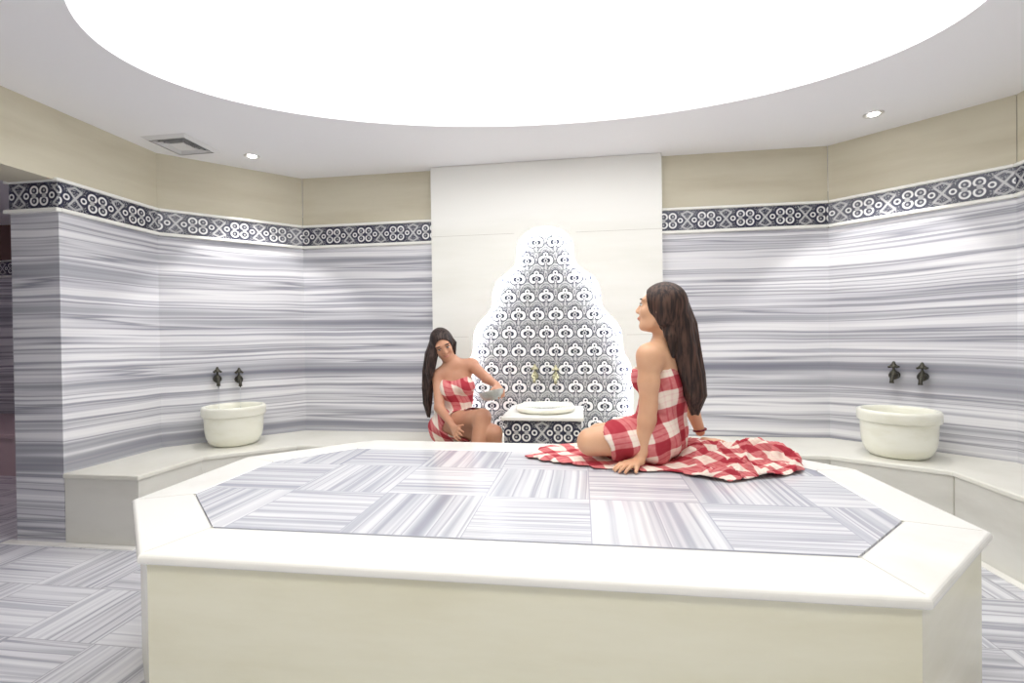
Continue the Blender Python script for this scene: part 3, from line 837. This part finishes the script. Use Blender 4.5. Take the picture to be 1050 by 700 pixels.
# hair: cap, back mass and loose strands
def hair(root, m, HC, f, r, u, paths, lo, hi, name='hair', s=1.0, ns=26, spread=.03, cutc=(.100, 0, -.006), cutr=(.102, .066, .086), capextra=.0):
    Fh = Field(lo, hi, .0042); R = [f, r, u]; at = lambda a, b, d: np.array(HC) + s*(a*f + b*r + d*u)
    Fh.ell(at(-.018, 0, .028), R, np.array((.104, .086+capextra, .100))*s, .01)
    Fh.ell(at(-.045, 0, -.02), R, np.array((.070, .080, .09))*s, .02)
    for q in (-1, 1): Fh.ell(at(-.022, q*.066, -.012), R, np.array((.032, .024, .07))*s, .012)
    Fh.ell(at(*cutc), R, np.array(cutr)*s, .008, sub=True)
    Fh.ell(at(.09, 0, -.07), R, np.array((.06, .060, .08))*s, .008, sub=True)
    rg = np.random.default_rng(3)
    for pts, rad in paths:
        pts = [np.array(p, float) for p in pts]
        Fh.chain(pts, [q*.86 for q in rad], .012)
        for _ in range(ns):
            a = rg.uniform(0, 2*PI); k = rg.uniform(.6, 1.0); ph = rg.uniform(0, 6)
            q = []
            for i, p in enumerate(pts):
                rr = rad[i]*k; a2 = a + .25*math.sin(ph + i*1.3)
                q.append(p + np.array((math.cos(a2)*rr, math.sin(a2)*rr*.8, rg.uniform(-.02, .02) if i == len(pts)-1 else 0)))
            Fh.chain(q, [.010]*(len(q)-1) + [.004], .003)
    return local(Fh.mesh(name, m, root, 1), root)
hair(w1, M['hair1'], HC, hf, hr, hu,
     [([(.400, 2.262, 1.30), (.428, 2.255, 1.20), (.448, 2.250, 1.09), (.474, 2.243, .98), (.492, 2.238, .885), (.492, 2.236, .815)], [.072, .074, .066, .056, .046, .018]),
      ([(.375, 2.225, 1.23), (.385, 2.205, 1.15), (.395, 2.195, 1.07)], [.022, .018, .006])],
     (.2, 2.1, .78), (.62, 2.42, 1.42), s=.97)
bm = bmesh.new()
add_tube(bm, [Vector((.578, 2.528, .680)) + Vector((.029*math.cos(k*PI/8), .029*math.sin(k*PI/8), .006*math.cos(k*PI/8))) for k in range(17)], .005, 8, False)
o = obj('wristband', bm, M['cord'], w1, True); o['label'] = 'dark red wristband'; local(o, w1)
# ---------- woman on the bench by the fountain
w2 = thing('person', 'woman with dark hair seated on the bench beside the niche fountain, holding a metal bowl', 'person', (-.93, 3.46, zbn))
F2 = nrm((.35, -.94, 0)); R2 = np.array([-F2[1]*-1, 0, 0])*0 + np.array([F2[1], -F2[0], 0]); 
B2 = [F2, R2, Ud]
LS, RS = (-.782, 3.455, .955), (-1.012, 3.385, .880)
LH, RH = (-.865, 3.455, .502), (-.985, 3.425, .502)
KA, KB = (-.645, 3.135, .632), (-.568, 3.125, .530)
h2f, h2r, h2u = frame((.33, -.80, -.40), (-.30, -.1, .95)); HC2 = np.array((-.972, 3.375, 1.105)); NB2 = (-.915, 3.42, .965)
def torso2(F, infl=0):
    F.cone(LH, RH, .100, .100, .03, infl)
    F.ell((-.915, 3.452, .64), B2, (.085, .118, .13), .05, infl)
    F.ell((-.900, 3.435, .79), B2, (.088, .122, .13), .05, infl)
    for q in (-1, 1): F.ell(np.array((-.898, 3.435, .80 - q*.012)) + F2*.078 + R2*.062*q, B2, (.048, .052, .052), .025, infl)
    F.chain([RH, (-.82, 3.28, .570), KA], [.088, .078, .056], .03, infl)
    F.chain([LH, (-.71, 3.29, .525), KB], [.088, .076, .054], .03, infl)
F = Field((-1.20, 2.72, -.01), (-.42, 3.62, 1.26), .0055)
torso2(F)
F.ell((-.900, 3.43, .895), B2, (.062, .12, .055), .05)
F.chain([LS, NB2], [.043, .046], .04); F.chain([RS, NB2], [.043, .046], .04)
F.cone(LS, LS, .046, .046, .03); F.cone(RS, RS, .046, .046, .03)
LE = (-.650, 3.345, .865); LW = (-.555, 3.185, .838)
F.chain([LS, LE], [.043, .034], .015); F.chain([LE, LW], [.035, .023], .015)
hand(F, (-.548, 3.165, .832), [(-.540, 3.055, .770), (-.522, 3.062, .765), (-.505, 3.075, .765), (-.492, 3.092, .772)], (.3, 0, 1), (-.575, 3.085, .815), curl=.016)
RE = (-.975, 3.275, .672); RW = (-.850, 3.150, .570)
F.chain([RS, RE], [.043, .034], .015); F.chain([RE, RW], [.035, .023], .015)
hand(F, (-.838, 3.140, .560), [(-.755, 3.068, .545), (-.762, 3.062, .522), (-.775, 3.062, .502), (-.792, 3.068, .488)], (-.3, -.9, .2), (-.765, 3.095, .585), curl=.010)
F.chain([KA, (-.665, 3.07, .42), (-.715, 3.02, .205)], [.054, .050, .034], .02)
F.chain([(-.715, 3.02, .205), (-.70, 2.97, .15), (-.68, 2.87, .125)], [.034, .032, .022], .02)
F.chain([KB, (-.560, 3.13, .33), (-.555, 3.15, .085)], [.053, .049, .034], .02)
F.chain([(-.555, 3.16, .055), (-.545, 3.08, .045), (-.53, 2.985, .028)], [.036, .034, .024], .02)
for q in range(5):
    F.cone((-.56+q*.014, 3.0, .022), (-.563+q*.016, 2.965 + q*.006, .018), .011, .009, .004)
    F.cone((-.705+q*.013, 2.885, .122), (-.708+q*.014, 2.85 + q*.006, .110), .010, .008, .004)
head(F, HC2, h2f, h2r, h2u, NB2, .95)
local(F.mesh('body', M['skin2'], w2, 2), w2)
face_bits(w2, HC2, h2f, h2r, h2u, .95); relo(w2, FB)
def cut2(P):
    x, y, z = P[..., 0], P[..., 1], P[..., 2]
    top = z - (.862 + .14*(x + .90) + .012*np.sin(30*x))
    hem = (3.285 + .15*(x + .9) + .01*np.sin(50*x)) - y
    hem = np.where(z > .66, -1, hem)
    return np.maximum(np.maximum(top, hem), .410 - z)
def folds2(P):
    x, y, z = P[..., 0], P[..., 1], P[..., 2]; a = np.arctan2(y - 3.46, x + .92)
    return .6*np.sin(a*8 + 20*z) + .5*np.sin(55*z + 14*x) + .4*np.sin(50*x + 30*z)
wrap('towel_dress', torso2, (-1.16, 3.2, .40), (-.66, 3.64, .93), w2, M['plaid2'], cut2, h=.0055, folds=folds2)
hair(w2, M['hair2'], HC2, h2f, h2r, h2u,
     [([(-1.025, 3.385, 1.14), (-1.060, 3.372, 1.04), (-1.078, 3.365, .92), (-1.090, 3.375, .80), (-1.098, 3.385, .69), (-1.090, 3.39, .60)], [.045, .046, .042, .036, .028, .010]),
      ([(-1.010, 3.345, 1.12), (-1.035, 3.325, 1.02), (-1.052, 3.325, .92), (-1.06, 3.335, .84)], [.026, .028, .024, .008]),
      ([(-.965, 3.43, 1.12), (-.955, 3.475, 1.0), (-.96, 3.52, .88)], [.065, .05, .025]),
      ([(-.945, 3.360, 1.19), (-.900, 3.385, 1.12), (-.895, 3.400, 1.05)], [.016, .018, .008])],
     (-1.2, 3.2, .56), (-.82, 3.60, 1.26), s=.95, ns=18)
# bowl in her hand
bw = thing('metal_bowl', 'silver hammered hammam bowl held by the woman on the bench', 'bowl', (-.560, 3.082, .752))
bw.rotation_euler = (math.radians(-8), math.radians(-14), 0)
bm = bmesh.new(); add_lathe(bm, [(0, .0), (.030, .001), (.055, .010), (.072, .030), (.080, .052), (.083, .056), (.080, .057), (.076, .050), (.066, .028), (.05, .012), (.0, .006)], 40)
obj('bowl_shell', bm, M['silver'], bw, True)
bm = bmesh.new(); add_lathe(bm, [(0, .003), (.012, .006), (.016, .010), (.010, .016), (0, .018)], 20); obj('centre_boss', bm, M['silver'], bw, True)
# ------------------------------------------------------------------ towel spread on the platform
def interp(pts, t):
    L = [0]
    for a, b in zip(pts, pts[1:]): L.append(L[-1] + math.dist(a, b))
    q = t*L[-1]
    for i in range(len(pts)-1):
        if q <= L[i+1] + 1e-9:
            k = (q - L[i])/max(1e-9, L[i+1]-L[i]); return [pts[i][j] + (pts[i+1][j]-pts[i][j])*k for j in (0, 1)]
    return list(pts[-1])
near = [(-.265, 2.335), (-.15, 2.245), (-.03, 2.205), (.10, 2.16), (.25, 2.13), (.37, 2.14), (.43, 2.085), (.50, 2.03), (.57, 2.005), (.69, 2.065), (.80, 2.105), (.925, 2.20)]
farr = [(-.262, 2.36), (-.195, 2.53), (-.10, 2.63), (.10, 2.64), (.35, 2.64), (.55, 2.65), (.70, 2.655), (.79, 2.59), (.87, 2.47), (.905, 2.40), (.95, 2.30), (.928, 2.225)]
bm = bmesh.new(); uvl = bm.loops.layers.uv.new('UVMap')
NU, NV = 230, 90
from mathutils import noise as mn
grid = []; UVs = {}
for i in range(NU+1):
    row = []
    s_ = i/NU; a = interp(near, s_); b = interp(farr, s_)
    for j in range(NV+1):
        t_ = j/NV
        x = a[0] + (b[0]-a[0])*t_; y = a[1] + (b[1]-a[1])*t_
        edge = min(1, min(t_, 1-t_, s_, 1-s_)*9)
        crum = max(0, min(1, (x - .40)/.12)); lf = max(0, min(1, (.18 - x)/.12))
        # sharp folds: ridged noise, stretched towards the right tip
        w_ = mn.noise(Vector((x*4, y*4, 3)))*.12
        r1 = 1 - abs(mn.noise(Vector(((x*.45 + y*.9 + w_)*7, (x - y*.4)*2.6, .3)))*2.2)
        r2 = 1 - abs(mn.noise(Vector(((x*1.0 - y*.35)*9, (y + x*.3)*5 + w_*8, 7.1)))*2.2)
        r3 = 1 - abs(mn.noise(Vector(((x*.8 + y)*17, (x - y)*9, 4.4)))*2.0)
        h = max(0, r1)**3*.060 + max(0, r2)**3*.030 + max(0, r3)**2*.008
        h = .050*math.tanh(h/.050) + crum*.012*abs(mn.noise(Vector((x*22 + w_*20, y*30, 6.6))))*2
        amp = .30 + 1.15*crum + .22*lf
        z = PZ + .004 + h*amp*(.25 + .75*edge)
        hd = math.hypot(x - .665, (y - 2.55)*1.1)
        if hd < .13: z = PZ + .004 + (z - PZ - .004)*max(.12, (hd/.13)**2)
        elif crum and y > 2.30: z += .012*crum*edge*min(1, (hd - .13)/.05)
        jag = (1-edge)*.022*mn.noise(Vector((x*26, y*26, 1)))
        row.append(bm.verts.new((x + jag, y + jag*.8, z)))
        UVs[row[-1]] = (x*.92 + y*.45 + h*1.0*amp + (.06 + .09*crum)*mn.noise(Vector((x*4.2, y*5, 9))), y*1.15 - x*.38 + h*1.4*amp + (.06 + .09*crum)*mn.noise(Vector((x*4.2, y*5, 19))))
    grid.append(row)
for i in range(NU):
    for j in range(NV):
        f = bm.faces.new([grid[i][j], grid[i+1][j], grid[i+1][j+1], grid[i][j+1]])
        for l in f.loops: l[uvl].uv = UVs[l.vert]
o = obj('towel', bm, M['plaid_spread'], None, True)
tag(o, 'red and white checked towel crumpled on the platform beneath the seated woman', 'towel')
md = o.modifiers.new('th', 'SOLIDIFY'); md.thickness = .003; md.offset = 1
# ------------------------------------------------------------------ added fill lights, world, camera
hl = thing('hall_ceiling_lamp', 'small pinkish ceiling lamp in the side hall', 'ceiling light', (-5.0, 2.4, ZC))  # lamp added out of view so the hall gets a pinkish light
bm = bmesh.new(); add_lathe(bm, [(0, -.03), (.16, -.028), (.2, -.012), (.2, 0), (0, 0)], 32); obj('diffuser', bm, M['hallbulb'], hl, True)
wd = bpy.data.worlds.new('world'); scn.world = wd; wd.use_nodes = True
wd.node_tree.nodes['Background'].inputs[0].default_value = (.9, .93, 1, 1); wd.node_tree.nodes['Background'].inputs[1].default_value = .3
rp = thing('rear_light_panel', 'rectangular glowing ceiling light panel behind the camera', 'ceiling light', (-.25, -.15, ZC))  # unseen glowing panel added as warm fill from behind the camera
o = obj('frame', box(-1.55, 1.55, -.27, .27, -.012, 0), M['vent'], rp)
o = obj('diffuser', box(-1.5, 1.5, -.22, .22, -.018, -.011), emit('warm_diffuser', (1, .96, .84), 7.5), rp)
# unseen spotlights added behind the camera to brighten the platform front
for i, (x, y) in enumerate(((-2.2, -.6), (1.8, -.6), (-.2, -.8))):
    dup(t, (x, y, ZC), 0, ['small round ceiling spotlight behind the camera on the left', 'small round ceiling spotlight behind the camera on the right', 'small round ceiling spotlight behind the camera in the middle'][i])
cam = bpy.data.cameras.new('camera'); co = bpy.data.objects.new('camera', cam); COL.objects.link(co); scn.camera = co
f_, yaw, pit, rol = 501.8, .14, -.0081, -.0131
cam.sensor_fit = 'HORIZONTAL'; cam.sensor_width = 36; cam.lens = 36*f_/1050; cam.clip_start = .05
fw = np.array([-math.sin(yaw)*math.cos(pit), math.cos(yaw)*math.cos(pit), math.sin(pit)]); r0 = np.array([math.cos(yaw), math.sin(yaw), 0]); u0 = np.cross(r0, fw)
rr = r0*math.cos(rol) + u0*math.sin(rol); uu = -r0*math.sin(rol) + u0*math.cos(rol)
Mx = Matrix(((rr[0], uu[0], -fw[0], 0), (rr[1], uu[1], -fw[1], 0), (rr[2], uu[2], -fw[2], H), (0, 0, 0, 1)))
co.matrix_world = Mx
scn.view_settings.view_transform = 'Standard'; scn.view_settings.look = 'None'; scn.view_settings.gamma = 1; scn.view_settings.use_curve_mapping = False
scn.view_settings.exposure = -0.06
scn.cycles.max_bounces = 10; scn.cycles.diffuse_bounces = 6
scn.cycles.sample_clamp_indirect = 6
for o in bpy.data.objects:
    if '_l' in o: del o['_l']
